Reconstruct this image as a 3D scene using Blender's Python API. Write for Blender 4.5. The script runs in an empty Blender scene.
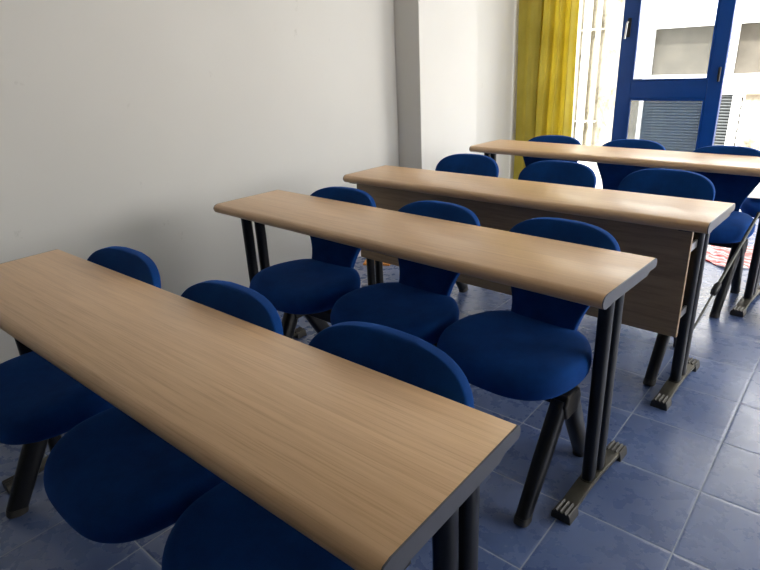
import bpy, bmesh, math, random
from mathutils import Vector, Matrix
random.seed(4)
C = bpy.context.scene.collection
PI = math.pi

# ------------------------------------------------------------ view
sc = bpy.context.scene
sc.view_settings.view_transform = 'Standard'
sc.view_settings.look = 'None'
sc.view_settings.gamma = 1.0
sc.view_settings.use_curve_mapping = False
sc.view_settings.exposure = 1.18

def make_camera():
    cx, cy, cz, yaw, pitch, roll, f = 2.02126, -0.68163, 1.28801, -0.72027, 0.37652, -0.05103, 568.79
    cyw, syw, cp, sp = math.cos(yaw), math.sin(yaw), math.cos(pitch), math.sin(pitch)
    fwd = Vector((syw*cp, cyw*cp, -sp)); right = Vector((cyw, -syw, 0)); up = right.cross(fwd)
    r = math.cos(roll)*right + math.sin(roll)*up
    u = -math.sin(roll)*right + math.cos(roll)*up
    cam = bpy.data.cameras.new('camera'); o = bpy.data.objects.new('camera', cam); C.objects.link(o)
    m = Matrix((( r.x, u.x, -fwd.x, cx), (r.y, u.y, -fwd.y, cy), (r.z, u.z, -fwd.z, cz), (0, 0, 0, 1)))
    o.matrix_world = m
    cam.sensor_width = 36; cam.lens = 36*f/760; cam.clip_start = 0.02
    sc.camera = o
make_camera()

# ------------------------------------------------------------ materials
def lin(c):
    return tuple(((v/255)/12.92 if v/255 <= .04045 else ((v/255+.055)/1.055)**2.4) for v in c)+(1,)

class NT:
    def __init__(s, name):
        s.m = bpy.data.materials.new(name); s.m.use_nodes = True
        s.t = s.m.node_tree; s.b = s.t.nodes['Principled BSDF']
    def n(s, typ, **kw):
        d = s.t.nodes.new(typ)
        for k, v in kw.items():
            if isinstance(k, str) and hasattr(d, k): setattr(d, k, v)
        return d
    def l(s, a, b): s.t.links.new(a, b)
    def coords(s, scale=(1, 1, 1)):
        tc = s.n('ShaderNodeTexCoord'); mp = s.n('ShaderNodeMapping'); mp.inputs['Scale'].default_value = scale
        s.l(tc.outputs['Object'], mp.inputs['Vector']); return mp.outputs['Vector']
    def noise(s, vec, scale, detail=3, rough=.5, dist=0):
        d = s.n('ShaderNodeTexNoise'); d.inputs['Scale'].default_value = scale; d.inputs['Detail'].default_value = detail
        d.inputs['Roughness'].default_value = rough; d.inputs['Distortion'].default_value = dist
        if vec is not None: s.l(vec, d.inputs['Vector'])
        return d.outputs['Fac']
    def ramp(s, fac, stops):
        r = s.n('ShaderNodeValToRGB'); e = r.color_ramp.elements
        e[0].position, e[0].color = stops[0]; e[1].position, e[1].color = stops[-1]
        for p, c in stops[1:-1]:
            k = e.new(p); k.color = c
        s.l(fac, r.inputs['Fac']); return r.outputs['Color']
    def mix(s, fac, a, b, blend='MIX'):
        d = s.n('ShaderNodeMix'); d.data_type = 'RGBA'; d.blend_type = blend
        for sock, v in ((d.inputs[0], fac), (d.inputs[6], a), (d.inputs[7], b)):
            if hasattr(v, 'links') or hasattr(v, 'is_linked'): s.l(v, sock)
            else: sock.default_value = v
        return d.outputs[2]
    def math(s, op, a, b=None):
        d = s.n('ShaderNodeMath'); d.operation = op
        for sock, v in ((d.inputs[0], a), (d.inputs[1], b)):
            if v is None: continue
            if hasattr(v, 'is_linked'): s.l(v, sock)
            else: sock.default_value = v
        return d.outputs[0]
    def bump(s, h, strength=.2, dist=.002):
        b = s.n('ShaderNodeBump'); b.inputs['Strength'].default_value = strength; b.inputs['Distance'].default_value = dist
        s.l(h, b.inputs['Height']); s.l(b.outputs[0], s.b.inputs['Normal'])
    def rough(s, v): s.b.inputs['Roughness'].default_value = v; return s

def simple(name, c, rough=.5, metal=0, var=.12, nscale=30, bump=0.0):
    k = NT(name); v = k.coords()
    f = k.noise(v, nscale, 4)
    a = lin(c); b = tuple(x*(1-var) for x in a[:3])+(1,)
    k.l(k.ramp(f, [(.35, b), (.65, a)]), k.b.inputs['Base Color'])
    k.b.inputs['Roughness'].default_value = rough; k.b.inputs['Metallic'].default_value = metal
    if bump: k.bump(f, bump)
    return k.m

def wood_mat(name, base, dark, rough=.33):
    k = NT(name)
    v1 = k.coords((1.0, 40, 12)); v2 = k.coords((4, 260, 60)); v3 = k.coords((.8, 6, 2))
    f1 = k.noise(v1, 2.2, 4, .6, .3); f2 = k.noise(v2, 1.5, 3, .6); f3 = k.noise(v3, 2, 2)
    c1 = k.ramp(f1, [(.32, lin(dark)), (.62, lin(base))])
    dd = tuple(x*.75 for x in lin(dark)[:3])+(1,)
    pores = k.ramp(f2, [(.36, dd), (.50, (1, 1, 1, 1))])
    c = k.mix(.32, c1, pores, 'MULTIPLY')
    c2 = k.mix(k.math('MULTIPLY', f3, .35), c, lin(base))
    k.l(c2, k.b.inputs['Base Color'])
    r = k.math('ADD', k.math('MULTIPLY', f2, .12), rough-.06)
    k.l(r, k.b.inputs['Roughness'])
    k.b.inputs['Specular IOR Level'].default_value = .6
    k.bump(f2, .12, .0006)
    return k.m

M = {}
M['wood'] = wood_mat('oak_laminate', (224, 187, 145), (210, 170, 127))
M['panel'] = wood_mat('panel_laminate', (172, 146, 112), (150, 124, 94), .45)
M['cap'] = simple('slate_plastic', (84, 86, 94), .35, 0, .06, 60)
M['black'] = simple('black_enamel', (22, 23, 26), .32, .2, .15, 80)
M['rod'] = simple('grey_metal', (95, 96, 92), .4, .6)
M['foot'] = simple('olive_grey_metal', (78, 76, 68), .38, .45, .15, 60)
M['rubber'] = simple('ribbed_rubber', (58, 56, 52), .42, 0, .2, 60)
M['steel'] = simple('bright_screw', (190, 190, 190), .3, .9)
M['paint_blue'] = simple('blue_gloss_paint', (8, 66, 138), .3, 0, .08, 12)
M['bracket'] = simple('dark_bracket_plastic', (50, 47, 44), .4)

def fabric():
    k = NT('royal_blue_fabric'); v = k.coords()
    f = k.noise(v, 9, 4, .6); g = k.noise(v, 420, 2, .7)
    c = k.ramp(f, [(.3, lin((2, 52, 116))), (.7, lin((6, 68, 142)))])
    c = k.mix(.25, c, k.ramp(g, [(.3, (.35, .35, .35, 1)), (.7, (1, 1, 1, 1))]), 'MULTIPLY')
    k.l(c, k.b.inputs['Base Color']); k.b.inputs['Roughness'].default_value = .92
    k.b.inputs['Specular IOR Level'].default_value = .2
    k.b.inputs['Sheen Weight'].default_value = .35; k.b.inputs['Sheen Roughness'].default_value = .45
    k.b.inputs['Sheen Tint'].default_value = lin((60, 130, 240))
    k.bump(g, .25, .0008)
    return k.m
M['fabric'] = fabric()

def wall_mat(name, c, bump=.12):
    k = NT(name); v = k.coords()
    f = k.noise(v, 1.3, 3); g = k.noise(v, 160, 3); h = k.noise(v, 6, 6, .65)
    a = lin(c); b = tuple(x*.95 for x in a[:3])+(1,)
    col = k.ramp(f, [(.3, b), (.7, a)])
    scuff = k.ramp(h, [(.24, tuple(x*.8 for x in a[:3])+(1,)), (.32, (1, 1, 1, 1))])
    col = k.mix(.5, col, scuff, 'MULTIPLY')
    k.l(col, k.b.inputs['Base Color']); k.b.inputs['Roughness'].default_value = .62
    k.bump(g, bump, .001)
    return k.m
M['wall'] = wall_mat('painted_plaster', (218, 216, 210))
M['wall_grey'] = wall_mat('grey_green_wall_paint', (92, 96, 92))
M['ceiling'] = wall_mat('white_ceiling_paint', (205, 203, 196))

def tile_mat():
    k = NT('blue_ceramic_tile'); s = .29962; ox, oy = 1.52741, .69112
    tc = k.n('ShaderNodeTexCoord'); sp = k.n('ShaderNodeSeparateXYZ'); k.l(tc.outputs['Object'], sp.inputs[0])
    u = k.math('DIVIDE', k.math('SUBTRACT', sp.outputs[0], ox), s)
    w = k.math('DIVIDE', k.math('SUBTRACT', sp.outputs[1], oy), s)
    fu, fw = k.math('FRACT', u), k.math('FRACT', w)
    du = k.math('MINIMUM', fu, k.math('SUBTRACT', 1.0, fu)); dw = k.math('MINIMUM', fw, k.math('SUBTRACT', 1.0, fw))
    d = k.math('MINIMUM', du, dw)
    grout = k.math('LESS_THAN', d, .0065)
    cell = k.n('ShaderNodeCombineXYZ'); k.l(k.math('FLOOR', u), cell.inputs[0]); k.l(k.math('FLOOR', w), cell.inputs[1])
    wn = k.n('ShaderNodeTexWhiteNoise'); k.l(cell.outputs[0], wn.inputs['Vector'])
    off = k.n('ShaderNodeVectorMath'); off.operation = 'MULTIPLY_ADD'
    k.l(wn.outputs['Color'], off.inputs[0]); off.inputs[1].default_value = (9, 9, 9); k.l(tc.outputs['Object'], off.inputs[2])
    f = k.noise(off.outputs[0], 4.0, 2, .45, .2)
    g = k.noise(off.outputs[0], 20, 5, .55)
    c = k.ramp(f, [(.25, lin((80, 98, 142))), (.5, lin((90, 109, 153))), (.78, lin((104, 122, 165)))])
    c = k.mix(.18, c, k.ramp(g, [(.2, (.7, .72, .76, 1)), (.8, (1, 1, 1, 1))]), 'MULTIPLY')
    c = k.mix(k.math('MULTIPLY', wn.outputs['Value'], .22), c, lin((62, 76, 112)))
    c = k.mix(grout, c, lin((150, 160, 176)))
    k.l(c, k.b.inputs['Base Color'])
    r = k.math('ADD', k.math('MULTIPLY', g, .16), .20); r = k.math('MAXIMUM', r, k.math('MULTIPLY', grout, .6))
    k.l(r, k.b.inputs['Roughness'])
    k.b.inputs['Specular IOR Level'].default_value = .85
    edge = k.math('MINIMUM', k.math('MULTIPLY', d, 40.0), 1.0)
    h = k.math('ADD', edge, k.math('MULTIPLY', k.noise(off.outputs[0], 9, 2), .35))
    k.bump(h, .35, .0022)
    return k.m
M['tile'] = tile_mat()

def curtain_mat():
    k = NT('yellow_curtain_cloth'); v = k.coords((1, 1, 1))
    g = k.noise(v, 300, 2); f = k.noise(v, 4, 3)
    c = k.ramp(f, [(.3, lin((202, 188, 84))), (.7, lin((218, 206, 104)))])
    k.l(c, k.b.inputs['Base Color']); k.b.inputs['Roughness'].default_value = .85
    tr = k.n('ShaderNodeBsdfTranslucent'); k.l(c, tr.inputs['Color'])
    mx = k.n('ShaderNodeMixShader'); mx.inputs[0].default_value = .5
    out = [n for n in k.t.nodes if n.type == 'OUTPUT_MATERIAL'][0]
    k.l(k.b.outputs[0], mx.inputs[1]); k.l(tr.outputs[0], mx.inputs[2]); k.l(mx.outputs[0], out.inputs['Surface'])
    k.bump(g, .15, .0006)
    return k.m
M['curtain'] = curtain_mat()

def glass_mat(name, tint, rough=0.0, alpha=.7):
    k = NT(name)
    k.b.inputs['Base Color'].default_value = lin(tint); k.b.inputs['Roughness'].default_value = .06
    k.b.inputs['Specular IOR Level'].default_value = .5
    tr = k.n('ShaderNodeBsdfTransparent'); tr.inputs['Color'].default_value = (.93, .95, .96, 1)
    v = k.coords((1, 1, 1)); f = k.noise(v, 7, 4)
    fac = k.math('ADD', k.math('MULTIPLY', f, .05), alpha)
    mx = k.n('ShaderNodeMixShader'); k.l(fac, mx.inputs[0])
    out = [n for n in k.t.nodes if n.type == 'OUTPUT_MATERIAL'][0]
    k.l(k.b.outputs[0], mx.inputs[1]); k.l(tr.outputs[0], mx.inputs[2]); k.l(mx.outputs[0], out.inputs['Surface'])
    return k.m
M['pane'] = glass_mat('clear_window_glass', (190, 196, 196), alpha=.93)
M['pane_low'] = glass_mat('dusty_blue_window_glass', (104, 128, 150), alpha=.48)

def stucco(name, c1, c2, sc_=3.0):
    k = NT(name); v = k.coords((1.4, 1.4, .9)); f = k.noise(v, sc_, 7, .7, .4); g = k.noise(v, 22, 5, .7)
    c = k.ramp(f, [(.35, lin(c2)), (.5, lin(c1)), (.75, lin(tuple(min(255, x+8) for x in c1)))])
    c = k.mix(.4, c, k.ramp(g, [(.32, (.62, .61, .56, 1)), (.5, (1, 1, 1, 1))]), 'MULTIPLY')
    k.l(c, k.b.inputs['Base Color']); k.b.inputs['Roughness'].default_value = .9; k.bump(g, .5, .01)
    return k.m
M['stucco'] = stucco('weathered_white_stucco', (152, 146, 130), (88, 82, 68))
M['render'] = simple('smooth_white_render', (240, 240, 238), .8, 0, .04, 3)
M['trim_white'] = simple('white_painted_trim', (245, 245, 243), .6, 0, .03, 10)
M['dark_window'] = simple('dusty_grey_shutter', (92, 87, 78), .6, 0, .25, 5)
M['pink'] = simple('salmon_ledge', (222, 170, 150), .8, 0, .1, 6)
M['louvre'] = simple('grey_louvre', (84, 88, 90), .6, 0, .15, 12)
M['recess'] = simple('dark_recess', (64, 62, 58), .9)
M['pipe_white'] = simple('white_pipe', (238, 236, 228), .5, 0, .08, 12)
M['pipe_grey'] = simple('grey_pipe', (168, 166, 154), .6, 0, .15, 9)
M['concrete'] = simple('pale_concrete', (214, 212, 204), .85, 0, .12, 9)
M['glare'] = simple('white_glare', (246, 247, 246), .7, 0, .02, 20)  # near-white colour for the window glare on the right-edge seat
M['orange'] = simple('orange_card', (236, 160, 72), .6, 0, .08, 20)
M['red_bag'] = simple('dark_red_nylon', (110, 24, 34), .7, 0, .2, 30, .3)

def red_scribble():
    k = NT('white_and_red_printed_plastic'); v = k.coords((1, 1, 1))
    nz = k.n('ShaderNodeTexNoise'); nz.inputs['Scale'].default_value = 5; k.l(v, nz.inputs['Vector'])
    w = k.n('ShaderNodeTexWave'); w.wave_type = 'RINGS'; w.inputs['Scale'].default_value = 5
    w.inputs['Distortion'].default_value = 9; w.inputs['Detail'].default_value = 2; w.inputs['Detail Scale'].default_value = 1.6
    k.l(v, w.inputs['Vector'])
    f = k.noise(v, 5, 2)
    line = k.ramp(w.outputs['Fac'], [(.28, (0, 0, 0, 1)), (.42, (1, 1, 1, 1))])
    mask = k.ramp(f, [(.36, (0, 0, 0, 1)), (.42, (1, 1, 1, 1))])
    fac = k.mix(1.0, line, mask, 'MULTIPLY')
    c = k.mix(fac, lin((205, 200, 208)), lin((205, 22, 16)))
    k.l(c, k.b.inputs['Base Color']); k.b.inputs['Roughness'].default_value = .35
    return k.m
M['scribble'] = red_scribble()

# ------------------------------------------------------------ mesh helpers
def add_box(bm, x0, x1, y0, y1, z0, z1):
    vs = [bm.verts.new((x, y, z)) for z in (z0, z1) for y in (y0, y1) for x in (x0, x1)]
    for f in ((0, 2, 3, 1), (4, 5, 7, 6), (0, 1, 5, 4), (2, 6, 7, 3), (0, 4, 6, 2), (1, 3, 7, 5)):
        bm.faces.new([vs[i] for i in f])

def add_tube(bm, pts, rx, ry, seg=14, exp=2.0, side=Vector((0, 1, 0)), tapers=None):
    """tube of oval section: rx along `side`, ry across"""
    pts = [Vector(p) for p in pts]; rings = []
    for i, p in enumerate(pts):
        d = (pts[min(i+1, len(pts)-1)]-pts[max(i-1, 0)]).normalized()
        s = (side-d*side.dot(d)).normalized(); t = d.cross(s)
        k = tapers[i] if tapers else 1
        ring = []
        for j in range(seg):
            a = 2*PI*j/seg; ca, sa = math.cos(a), math.sin(a)
            x = math.copysign(abs(ca)**(2/exp), ca)*rx*k; y = math.copysign(abs(sa)**(2/exp), sa)*ry*k
            ring.append(bm.verts.new(p+s*x+t*y))
        rings.append(ring)
    for a, b in zip(rings, rings[1:]):
        for j in range(seg):
            bm.faces.new((a[j], a[(j+1) % seg], b[(j+1) % seg], b[j]))
    bm.faces.new(list(reversed(rings[0]))); bm.faces.new(rings[-1])

def add_prism_x(bm, prof, x0, x1):
    a = [bm.verts.new((x0, y, z)) for y, z in prof]; b = [bm.verts.new((x1, y, z)) for y, z in prof]
    n = len(prof)
    for i in range(n): bm.faces.new((a[i], a[(i+1) % n], b[(i+1) % n], b[i]))
    bm.faces.new(list(reversed(a))); bm.faces.new(b)

def add_sheet(bm, grid_front, grid_back):
    R, K = len(grid_front), len(grid_front[0])
    F = [[bm.verts.new(p) for p in r] for r in grid_front]; B = [[bm.verts.new(p) for p in r] for r in grid_back]
    for i in range(R-1):
        for j in range(K-1):
            bm.faces.new((F[i][j], F[i][j+1], F[i+1][j+1], F[i+1][j]))
            bm.faces.new((B[i][j], B[i+1][j], B[i+1][j+1], B[i][j+1]))
    for i in range(R-1):
        bm.faces.new((F[i][0], F[i+1][0], B[i+1][0], B[i][0])); bm.faces.new((F[i][K-1], B[i][K-1], B[i+1][K-1], F[i+1][K-1]))
    for j in range(K-1):
        bm.faces.new((F[0][j], B[0][j], B[0][j+1], F[0][j+1])); bm.faces.new((F[R-1][j], F[R-1][j+1], B[R-1][j+1], B[R-1][j]))

def obj(name, bm, m, parent=None, smooth=True, bevel=0, seg=3, subsurf=0, angle=35):
    bmesh.ops.recalc_face_normals(bm, faces=bm.faces[:])
    me = bpy.data.meshes.new(name); bm.to_mesh(me); bm.free()
    me.materials.append(M[m] if isinstance(m, str) else m)
    o = bpy.data.objects.new(name, me); C.objects.link(o)
    if bevel or subsurf:
        if bevel:
            b = o.modifiers.new('b', 'BEVEL'); b.width = bevel; b.segments = seg; b.limit_method = 'ANGLE'; b.angle_limit = math.radians(angle); b.use_clamp_overlap = True
        if subsurf:
            s = o.modifiers.new('s', 'SUBSURF'); s.levels = subsurf; s.render_levels = subsurf
        dg = bpy.context.evaluated_depsgraph_get(); dg.update()
        me2 = bpy.data.meshes.new_from_object(o.evaluated_get(dg)); o.modifiers.clear(); o.data = me2; me2.name = name
        me = me2
    if smooth:
        for p in me.polygons: p.use_smooth = True
        try: me.set_sharp_from_angle(angle=math.radians(40))
        except Exception: pass
    if parent: o.parent = parent
    return o

def tag(o, label=None, cat=None, group=None, kind=None):
    if label: o['label'] = label
    if cat: o['category'] = cat
    if group: o['group'] = group
    if kind: o['kind'] = kind
    return o
def empty(name, loc, rz=0):
    o = bpy.data.objects.new(name, None); C.objects.link(o); o.location = loc; o.rotation_euler = (0, 0, rz)
    o.empty_display_size = .1; return o
def copy_tree(o, parent=None):
    c = o.copy(); C.objects.link(c); c.parent = parent
    for ch in list(o.children): copy_tree(ch, c)
    return c
def struct(name, bm, m, **kw):
    o = obj(name, bm, m, smooth=False, **kw); tag(o, kind='structure'); return o

# ------------------------------------------------------------ room shell
XW, YW, XR, YB, ZC = -.60, 4.36, 4.6, -3.2, 2.75
def boxes(*bs):
    bm = bmesh.new()
    for b in bs: add_box(bm, *b)
    return bm
bm = boxes((XW-.12, XR+.12, YB-.12, YW+.14, -.1, 0)); struct('floor', bm, 'tile')
struct('ceiling', boxes((XW-.12, XR+.12, YB-.12, YW+.14, ZC, ZC+.12)), 'ceiling')
struct('wall_left', boxes((XW-.12, XW, YB-.12, YW, 0, ZC)), 'wall')
struct('wall_back', boxes((XW, XR, YB-.12, YB, 0, ZC)), 'wall_grey')
OX0, OX1, OZ = -.31, 3.5, 2.3
struct('wall_far', boxes((XW-.12, OX0, YW, YW+.14, 0, ZC), (OX1, XR+.12, YW, YW+.14, 0, ZC), (OX0, OX1, YW, YW+.14, OZ, ZC)), 'wall')
WY0, WY1, WZ0, WZ1 = 1.2, 4.1, .95, 2.35
struct('wall_right', boxes((XR, XR+.12, YB-.12, WY0, 0, ZC), (XR, XR+.12, WY1, YW, 0, ZC), (XR, XR+.12, WY0, WY1, 0, WZ0), (XR, XR+.12, WY0, WY1, WZ1, ZC)), 'wall')
PX, PY0, PY1 = -.395, 2.585, 3.32+.0
PY1 = 3.31
struct('trim_1', boxes((XW, PX, PY0, PY1, 0, ZC)), 'wall', bevel=.004, seg=2)       # the pillar
struct('balcony_floor', boxes((-3.2, 5.5, YW+.14, 6.98, -.14, -.02)), 'concrete')

# ------------------------------------------------------------ window leaf
wl = empty('window_1', (.685, YW+.02, 0)); tag(wl, kind='structure')
def leaf():
    x0, x1, d = -.385, .385, .028
    z0, z1 = .02, 2.26
    bm = boxes((x0, x0+.115, -d, d, z0, z1), (x1-.10, x1, -d, d, z0, z1), (x0+.115, x1-.10, -d, d, z0, z0+.13), (x0+.115, x1-.10, -d, d, z1-.12, z1), (x0+.115, x1-.10, -d, d, .895, 1.035))
    obj('window_frame', bm, 'paint_blue', wl, smooth=False, bevel=.004, seg=2)
    for (a, b) in ((1.035, z1-.12), (z0+.13, .895)):
        bm = boxes((x0+.115, x1-.10, -d-.008, -d+.004, a, a+.012), (x0+.115, x1-.10, -d-.008, -d+.004, b-.012, b), (x0+.115, x0+.127, -d-.008, -d+.004, a+.012, b-.012), (x1-.112, x1-.10, -d-.008, -d+.004, a+.012, b-.012))
        obj('glazing_bead', bm, 'paint_blue', wl, smooth=False)
    p = obj('pane', boxes((x0+.115, x1-.10, -.004, .004, 1.035, z1-.12)), 'pane', wl, smooth=False); tag(p, 'clear upper pane')
    p = obj('pane', boxes((x0+.115, x1-.10, -.004, .004, z0+.13, .895)), 'pane_low', wl, smooth=False); tag(p, 'dusty blue-grey lower pane')
    bm = bmesh.new(); add_box(bm, x0+.042, x0+.069, -d-.012, -d, 1.36, 1.50)
    h = obj('handle', bm, 'black', wl, bevel=.003)
    bm = bmesh.new(); add_tube(bm, [(x0+.055, -d-.01, 1.47), (x0+.055, -d-.045, 1.47), (x0+.053, -d-.05, 1.46), (x0+.046, -d-.05, 1.35)], .008, .007, 10)
    obj('lever', bm, 'steel', h)
    bm = bmesh.new(); add_tube(bm, [(x1-.03, -d-.006, 1.02), (x1-.03, -d-.006, 1.12)], .012, .010, 12)
    obj('hinge', bm, 'black', wl)
leaf()

# ------------------------------------------------------------ building across
def building():
    Y = 7.0
    B = empty('neighbouring_building', (0, Y, 0))
    tag(B, 'overexposed white building outside the blue window with grey windows and weathered wall', 'building')
    bm = boxes((-3.2, -.30, 0, .3, -.1, .87), (-3.2, -.30, 0, .3, .87, 4.2)); obj('weathered_wall', bm, 'stucco', B, smooth=False)
    obj('upper_wall', boxes((-.30, 5.5, 0, .3, 1.58, 4.2), (-.30, 5.5, 0, .3, .79, .915)), 'render', B, smooth=False)
    obj('lower_wall', boxes((.82, 5.5, .0, .3, -.1, .745)), 'stucco', B, smooth=False)
    obj('ledge', boxes((.76, 5.5, -.05, .3, .745, .79)), 'pink', B, smooth=False)
    for x0, x1 in ((-.30, .50), (.58, 1.46), (1.54, 2.42), (2.5, 3.4)):
        w = obj('window_frame', boxes((x0, x0+.06, -.02, .2, .915, 1.58), (x1-.05, x1, -.02, .2, .915, 1.58), (x0+.06, x1-.05, -.02, .2, .915, .955), (x0+.06, x1-.05, -.02, .2, 1.47, 1.58)), 'trim_white', B, smooth=False)
        obj('shutter', boxes((x0+.06, x1-.05, .12, .16, .955, 1.47)), 'dark_window', w, smooth=False)
    for q in ((.50, .58), (1.46, 1.54), (2.42, 2.5), (3.4, 5.5)):
        obj('mullion', boxes((q[0], q[1], 0, .2, .915, 1.58)), 'render', B, smooth=False)
    # louvred vent
    v = obj('vent_frame', boxes((-.30, -.25, -.03, .1, -.1, .79), (.70, .77, -.03, .1, -.1, .79), (-.25, .70, -.03, .1, .74, .79)), 'trim_white', B, smooth=False)
    bm = bmesh.new()
    for i in range(24):
        z = -.06+i*.0335
        a = [(-.25, -.012, z), (.70, -.012, z), (.70, .024, z+.027), (-.25, .024, z+.027)]
        lo = [bm.verts.new(p) for p in a]; hi = [bm.verts.new((p[0], p[1]-.002, p[2]+.006)) for p in a]
        bm.faces.new(lo[::-1]); bm.faces.new(hi)
        for j in range(4): bm.faces.new((lo[j], lo[(j+1) % 4], hi[(j+1) % 4], hi[j]))
    obj('louvre', bm, 'louvre', v, smooth=False)
    obj('vent_back', boxes((-.25, .70, .05, .08, -.1, .74)), 'recess', v, smooth=False)
    st = obj('slot_strip', boxes((.77, .82, .0, .1, -.1, .745)), 'trim_white', B, smooth=False)
    for i in range(9): obj('slot', boxes((.785, .80, -.004, .01, .0+i*.082, .05+i*.082)), 'recess', st, smooth=False)
    for x, r, m in ((-1.115, .035, 'pipe_grey'), (-1.0, .048, 'pipe_white'), (-.86, .03, 'pipe_grey')):
        bm = bmesh.new(); add_tube(bm, [(x, -.08, -.08), (x, -.08, 4.1)], r, r, 16); p = obj('downpipe', bm, m, B)
        for zc in (1.5, .4): obj('pipe_clamp', boxes((x-r-.02, x+r+.02, -.08, .0, zc, zc+.02)), m, p, smooth=False)
building()

# ------------------------------------------------------------ curtain
def curtain():
    bm = bmesh.new(); n = 120; x0, x1 = -.555, -.03
    rows = []
    for iz in range(13):
        z = .06+(2.24-.06)*iz/12; row = []
        for i in range(n+1):
            u = i/n; x = x0+(x1-x0)*u
            amp = .030*(1-.25*iz/12)
            ph = 2*PI*(4.2*u**1.15)+.25*math.sin(iz*.45)
            y = amp*math.sin(ph)+.010*math.sin(2.3*ph+1)
            if u < .38: y = y*.35-.01
            row.append((x+.006*math.sin(iz*.5+u*7), 4.27+y, z))
        rows.append(row)
    back = [[(x, y+.0025, z) for x, y, z in r] for r in rows]
    add_sheet(bm, rows, back)
    o = obj('curtain', bm, 'curtain')
    tag(o, 'yellow curtain hanging in folds in front of the window, next to the pillar', 'curtain')
    r = empty('curtain_rod', (-.2, 4.27, 2.28)); tag(r, 'grey curtain rod above the yellow curtain', 'curtain rod')
    bm = bmesh.new(); add_tube(bm, [(-.37, 0, 0), (1.6, 0, 0)], .012, .012, 12, side=Vector((0, 1, 0))); obj('pole', bm, 'rod', r)
    for x in (-.3, 1.5):
        bm = bmesh.new(); add_tube(bm, [(x, 0, 0), (x, .09, .03)], .008, .008, 10, side=Vector((1, 0, 0))); obj('rod_bracket', bm, 'rod', r)
curtain()

# ------------------------------------------------------------ desk
L, D, H = 1.688, .3246, .75
def desk_proto():
    root = empty('school_desk', (0, 0, 0))
    prof = [(-.008, H), (-.002, H-.005), (0, H-.012), (-.001, H-.022), (-.006, H-.026), (-.045, H-.026), (-.062, H-.034),
            (-D+.055, H-.034), (-D+.044, H-.037), (-D+.020, H-.038), (-D+.008, H-.034), (-D+.002, H-.026), (-D, H-.017), (-D+.003, H-.009), (-D+.010, H-.003), (-D+.022, H)]
    bm = bmesh.new(); add_prism_x(bm, prof, .003, L-.003); obj('desktop', bm, 'wood', root)
    for a, b in ((0, .003), (L-.003, L)):
        bm = bmesh.new(); add_prism_x(bm, prof, a, b); o = obj('end_cap', bm, 'cap', root, smooth=False); tag(o, 'slate grey end edging')
    zt = H-.034
    obj('under_rail', boxes((.07, L-.07, -.105, -.07, zt-.03, zt)), 'black', root, smooth=False, bevel=.002)
    for x, dy in ((.030, -.09), (1.612, 0)):
        # base foot: arched bar
        bm = bmesh.new(); y0, y1 = -.277+dy, .140+dy; n = 22; w = .024
        top, bot = [], []
        for i in range(n+1):
            t = i/n; y = y0+(y1-y0)*t; s = math.sin(PI*t)
            zc = .020+.024*s**.9
            top.append((y, zc)); bot.append((y, max(.002, zc-.016)))
        add_prism_x(bm, top+bot[::-1], x-w, x+w)
        f = obj('base_foot', bm, 'foot', root, bevel=.003, seg=2)
        for ya, yb in ((y0-.002, y0+.052), (y1-.052, y1+.002)):
            bm = bmesh.new()
            n2 = 40; pts = []
            for i in range(n2+1):
                u = i/n2; xx = x-.030+.060*u
                e = math.sqrt(max(0, 1-(2*u-1)**6))
                pts.append((xx, .008+.024*e+.0035*math.cos(2*PI*4.5*u)*e))
            pts = [(x-.030, 0)]+pts+[(x+.030, 0)]
            pass
            ringA = [bm.verts.new((px, ya, max(0, pz))) for px, pz in pts]; ringB = [bm.verts.new((px, yb, max(0, pz))) for px, pz in pts]
            k = len(pts)
            for i in range(k): bm.faces.new((ringA[i], ringA[(i+1) % k], ringB[(i+1) % k], ringB[i]))
            bm.faces.new(ringA[::-1]); bm.faces.new(ringB)
            obj('foot_cap', bm, 'rubber', f)
        for y in (-.100+dy, -.034+dy):
            bm = bmesh.new(); add_tube(bm, [(x, y, .032), (x, y, zt-.006)], .0225, .019, 20, 2.6)
            p = obj('post', bm, 'black', root)
            bm = bmesh.new(); add_tube(bm, [(x, y, .034), (x, y, .046)], .0255, .022, 20, 2.6); obj('post_collar', bm, 'foot', p)
        bm = boxes((x-.022, x+.022, -.29, -.03, zt-.012, zt)); obj('top_bracket', bm, 'black', root, smooth=False, bevel=.002)
    return root

desks = [((0, 0, 0), .0093, 'long oak desk nearest the camera, its grain filling the lower left', None),
         ((-.056, .979, 0), -.0508, 'long oak desk second from the camera, legs open with no front panel', None),
         ((-.004, 1.722, 0), -.0405, 'long oak desk with a brown wooden front panel below its top', None),
         ((.078, 2.841, 0), -.0768, 'long oak desk farthest back, before the yellow curtain and blue window', None)]
proto = desk_proto()
desk_objs = []
for i, (loc, rz, lab, _) in enumerate(desks):
    d = proto if i == 0 else copy_tree(proto)
    d.location = loc; d.rotation_euler = (0, 0, rz)
    if i < 3:                                   # tops differ a little in depth and overhang
        for ch in d.children:
            if ch.name.split('.')[0] in ('desktop', 'end_cap'):
                ch.scale = (1, (1.075, 1.08, 1.03)[i], 1); ch.location.y = (0, .026, .008)[i]
    tag(d, lab, 'desk', 'long oak desks in rows'); desk_objs.append(d)
pn = obj('front_panel', boxes((.000, 1.622, -.232, -.214, .285, .706)), 'panel', desk_objs[2], smooth=False, bevel=.002)
tag(pn, 'brown wooden front panel')
for x in (.030, 1.612):
    for z in (.62, .36):
        bm = boxes((x-.004, x+.004, -.215, (-.118 if x > 1 else -.205), z-.014, z+.014))
        obj('panel_bracket', bm, 'steel', pn, smooth=False)

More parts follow.
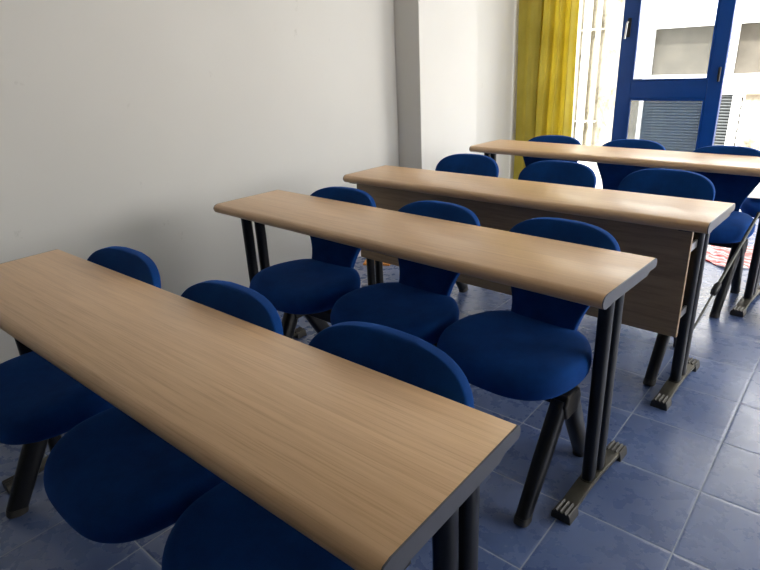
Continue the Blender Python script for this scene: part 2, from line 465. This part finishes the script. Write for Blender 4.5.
# ------------------------------------------------------------ chair
ZB = .358                                           # underside of a chair shell, top of the beam
def seat_bm():
    bm = bmesh.new(); seg = 44
    def ring(s, z, fz=0):
        r = []
        for j in range(seg):
            a = 2*PI*j/seg; ca, sa = math.cos(a), math.sin(a); e = 2/3.05
            x = math.copysign(abs(ca)**e, ca); y = math.copysign(abs(sa)**e, sa)
            w = .229-.046*max(0, y)
            hx = x*w*s; hy = (y*(.226 if y < 0 else .175))*s
            zz = z + fz*(-.026*max(0, (-hy-.08)/.14)**1.6 + .008*(hx/.2)**2 + .008*max(0, (hy-.06)/.12))
            r.append(bm.verts.new((hx, hy, zz)))
        return r
    R = [ring(.70, .392), ring(.90, .394), ring(.975, .403, .3), ring(1.0, .421, .6), ring(.998, .443, .9), ring(.965, .463, 1), ring(.89, .475, 1), ring(.7, .478, 1), ring(.4, .474, 1), ring(.15, .472, 1)]
    for a, b in zip(R, R[1:]):
        for j in range(seg): bm.faces.new((a[j], a[(j+1) % seg], b[(j+1) % seg], b[j]))
    bm.faces.new(R[0][::-1]); bm.faces.new(R[-1])
    return bm

def back_bm():
    bm = bmesh.new()
    prof = [(.395, .116), (.42, .114), (.45, .113), (.48, .115), (.51, .120), (.54, .130), (.57, .145), (.60, .161), (.63, .177), (.655, .189), (.68, .196), (.705, .197), (.725, .191), (.745, .177), (.760, .158), (.772, .131), (.780, .096), (.784, .048)]
    K = 20; front, back = [], []
    for z, hw in prof:
        t = (z-.395)/.389; yc = .098+.165*t**.85
        fr, bk = [], []
        for j in range(K+1):
            u = math.sin(PI/2*(-1+2*j/K)); x = hw*u
            y = yc - .62*x*x*min(1, max(.25, (z-.45)*5))
            e = math.sqrt(max(0, 1-abs(u)**5)); e2 = math.sqrt(max(0, 1-max(0, (z-.60)/.186)**4))
            th = .0105+.0095*e*e2
            fr.append((x, y-th, z)); bk.append((x, y+th, z))
        front.append(fr); back.append(bk)
    add_sheet(bm, front, back)
    return bm

def chair_proto():
    r = empty('classroom_chair', (0, 0, ZB))
    obj('seat', seat_bm(), 'fabric', r, subsurf=1)
    obj('backrest', back_bm(), 'fabric', r, bevel=.0095, seg=4, angle=60, subsurf=1)
    bm = boxes((-.13, .13, -.12, .13, .376, .396), (-.05, .05, -.075, .075, ZB, .376)); obj('seat_mount', bm, 'black', r, smooth=False, bevel=.002)
    for ch in r.children: ch.location.z = -ZB
    return r
cp = chair_proto()
chairs = [
 (.355, -.190, -.0, 'blue upholstered chair at the nearest desk, by the wall'),
 (.889, -.190, -.02, 'blue upholstered chair at the middle of the nearest desk'),
 (1.368, -.165, -.02, 'blue upholstered chair at the nearest desk, its back largest in view by the right end'),
 (.335, .80, .04, 'blue upholstered chair by the wall end of the second desk, seat and neck visible'),
 (.83, .78, -.03, 'blue upholstered chair at the middle of the second desk, between two others'),
 (1.303, .775, -.09, 'blue upholstered chair at the right end of the second desk, beside its black posts'),
 (.345, 1.78, 0, 'blue upholstered chair behind the panelled desk, nearest the white pillar'),
 (.865, 1.77, 0, 'blue upholstered chair behind the middle of the panelled desk'),
 (1.355, 1.76, -.05, 'blue upholstered chair behind the right end of the panelled desk'),
 (.45, 2.63, 0, 'blue upholstered chair at the farthest desk, in front of the yellow curtain'),
 (.945, 2.61, 0, 'blue upholstered chair at the farthest desk, below the blue window frame'),
 (1.435, 2.53, -.06, 'blue upholstered chair at the farthest desk, rightmost, beside the leaning rod'),
 (1.735, 3.09, .0, 'blue upholstered chair behind the farthest desk at the right edge, holding white paper'),
]
for i, (x, y, rz, lab) in reversed(list(enumerate(chairs))):
    c = cp if i == 0 else copy_tree(cp)
    c.location = (x, y, ZB); c.rotation_euler = (0, 0, rz)
    if i < 3:
        for ch in c.children:
            if ch.name.startswith('seat') and not ch.name.startswith('seat_mount'): ch.location.x, ch.location.y = -.040, -.008
            if ch.name.startswith('backrest'): ch.scale.x = 1.12 if i == 0 else 1.07
    tag(c, lab, 'chair', 'blue upholstered classroom chairs')

# the beam on splayed legs that carries each row of chairs
def frame_proto():
    r = empty('chair_frame', (0, 0, 0)); hw = .60
    obj('cross_bar', boxes((-hw-.02, hw+.02, -.032, .032, ZB-.045, ZB)), 'black', r, smooth=False, bevel=.004)
    for s in (-1, 1):
        x = s*hw; bm = bmesh.new()
        pr = [(-.040, .28), (.040, .28), (.054, .325), (.040, .357), (-.040, .357), (-.056, .328)]
        add_prism_x(bm, pr, x-.022, x+.030); obj('leg_bracket', bm, 'bracket', r, smooth=False, bevel=.006, seg=3)
        for yb, y0 in ((-.205, -.026), (.205, .026)):
            top = Vector((x, y0, .332)); bot = Vector((x-.012*s, yb, .012)); mid = top.lerp(bot, .5)
            bm = bmesh.new(); add_tube(bm, [top, mid, bot], .034, .0235, 16, 3.2, Vector((0, 1, 0)), [1.0, .96, .84])
            lg = obj('leg', bm, 'black', r); d = (bot-top).normalized()
            bm = bmesh.new(); add_tube(bm, [bot-d*.012, Vector((bot.x, bot.y, 0))], .030, .0215, 16, 3.2, Vector((0, 1, 0))); obj('foot_tip', bm, 'rubber', lg)
    return r
fp = frame_proto()
frames = [((.765, -.180), -.0, 'black bar on splayed legs carrying the three chairs at the nearest desk'),
          ((.87, .765), -.02, 'black bar on splayed legs carrying the three chairs at the second desk'),
          ((.93, 1.755), -.02, 'black bar on splayed legs carrying the three chairs at the panelled desk'),
          ((1.0, 2.60), -.04, 'black bar on splayed legs carrying the three chairs at the farthest desk'),
          ((2.255, 3.11), 0, 'black bar on splayed legs under the right edge chair that holds white paper')]
for i, ((x, y), rz, lab) in enumerate(frames):
    f = fp if i == 0 else copy_tree(fp)
    f.location = (x, y, 0); f.rotation_euler = (0, 0, rz)
    tag(f, lab, 'chair frame', 'black bars carrying the rows of chairs')

# ------------------------------------------------------------ small things
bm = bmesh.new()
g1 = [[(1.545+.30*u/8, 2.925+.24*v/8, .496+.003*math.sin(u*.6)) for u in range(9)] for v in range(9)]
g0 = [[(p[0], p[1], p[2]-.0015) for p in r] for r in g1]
add_sheet(bm, g1, g0); o = obj('glare_sheet', bm, 'glare'); tag(o, 'added white sheet standing for window glare on the blue seat at the right edge', 'glare')  # added sheet, stands in for window glare on the seat top

bm = bmesh.new()
def mz(x, y): return .006+.004*math.sin(9*x+4*y)+.003*math.sin(15*y-3*x)
g1 = [[(1.24+.375*u/24, 3.19+.52*v/18+.05*math.sin(u*.3), mz(u/9, v/9)+.002) for u in range(25)] for v in range(19)]
g0 = [[(p[0], p[1], .0005) for p in r] for r in g1]
add_sheet(bm, g1, g0); o = obj('plastic_sheet', bm, 'scribble'); tag(o, 'white plastic sheet with red scribbles lying on the floor behind the farthest desk', 'plastic sheet')

bm = bmesh.new(); add_box(bm, -.09, .09, -.13, .13, 0, .006); add_box(bm, -.088, .088, -.128, .128, .007, .012)
add_box(bm, -.092, -.088, -.13, .13, 0, .012)
o = obj('folder', bm, 'orange', smooth=False, bevel=.001, seg=1); o.location = (-.44, 2.14, 0); o.rotation_euler = (0, 0, .5)
tag(o, 'orange folder on the floor by the wall under the panelled desk', 'folder')

bm = bmesh.new(); seg = 24; R = []
for k, (s, z) in enumerate(((.85, 0), (1, .02), (1.02, .07), (.9, .12), (.6, .15), (.2, .16))):
    R.append([bm.verts.new((s*.14*math.copysign(abs(math.cos(a))**.7, math.cos(a))*(1+.05*math.sin(3*a+k)), s*.11*math.copysign(abs(math.sin(a))**.7, math.sin(a)), z+.01*math.sin(5*a)*(k > 1))) for a in [2*PI*j/seg for j in range(seg)]])
for a, b in zip(R, R[1:]):
    for j in range(seg): bm.faces.new((a[j], a[(j+1) % seg], b[(j+1) % seg], b[j]))
bm.faces.new(R[0][::-1]); bm.faces.new(R[-1])
bag = empty('bag', (1.93, 2.50, 0), .3); tag(bag, 'dark red bag on the floor at the right edge', 'bag')
obj('bag_body', bm, 'red_bag', bag, subsurf=1)
bm = bmesh.new(); add_tube(bm, [(-.05+.10*t/8, 0, .15+.06*math.sin(PI*t/8)) for t in range(9)], .008, .004, 8, side=Vector((0, 1, 0))); obj('bag_handle', bm, 'red_bag', bag)

rod = empty('leaning_rod', (1.60, 1.86, 0)); tag(rod, 'thin grey metal rod with a black joint leaning on a chair seat at the right', 'metal rod')
A = Vector((1.545, 1.83, .004)); Bp = Vector((1.668, 2.425, .52))
def rp(t): return A.lerp(Bp, t)-Vector((1.60, 1.86, 0))
bm = bmesh.new(); add_tube(bm, [rp(0), rp(.47)], .005, .005, 12, side=Vector((1, 0, 0))); obj('lower_tube', bm, 'rod', rod)
bm = bmesh.new(); add_tube(bm, [rp(.45), rp(1.03)], .0075, .0075, 12, side=Vector((1, 0, 0))); obj('upper_tube', bm, 'rod', rod)
bm = bmesh.new(); add_tube(bm, [rp(.43), rp(.45), rp(.49), rp(.51)], .016, .016, 14, side=Vector((1, 0, 0)), tapers=[.7, 1, 1, .7]); obj('joint', bm, 'black', rod)

# ------------------------------------------------------------ light: bright overcast sky through the windows
w = bpy.data.worlds.new('sky'); sc.world = w; w.use_nodes = True
nt = w.node_tree; bg = nt.nodes['Background']
bg.inputs['Color'].default_value = (1.0, .985, .96, 1); bg.inputs['Strength'].default_value = 3.6
sl = bpy.data.lights.new('sun', 'SUN'); sl.energy = 4; sl.angle = .05; sl.color = (1, .96, .9)
so = bpy.data.objects.new('sun', sl); C.objects.link(so); so.location = (0, -6, 9); so.rotation_euler = (math.radians(38), 0, math.radians(-6))
def portal(loc, rot, sx, sy):
    l = bpy.data.lights.new('sky_portal', 'AREA'); l.shape = 'RECTANGLE'; l.size = sx; l.size_y = sy
    l.cycles.is_portal = True
    o = bpy.data.objects.new('sky_portal', l); C.objects.link(o); o.location = loc; o.rotation_euler = rot
portal(((OX0+OX1)/2, YW+.15, OZ/2), (-PI/2, 0, 0), OX1-OX0, OZ)
portal((XR+.125, (WY0+WY1)/2, (WZ0+WZ1)/2), (0, PI/2, 0), WZ1-WZ0, WY1-WY0)
sc.cycles.max_bounces = 12; sc.cycles.diffuse_bounces = 8
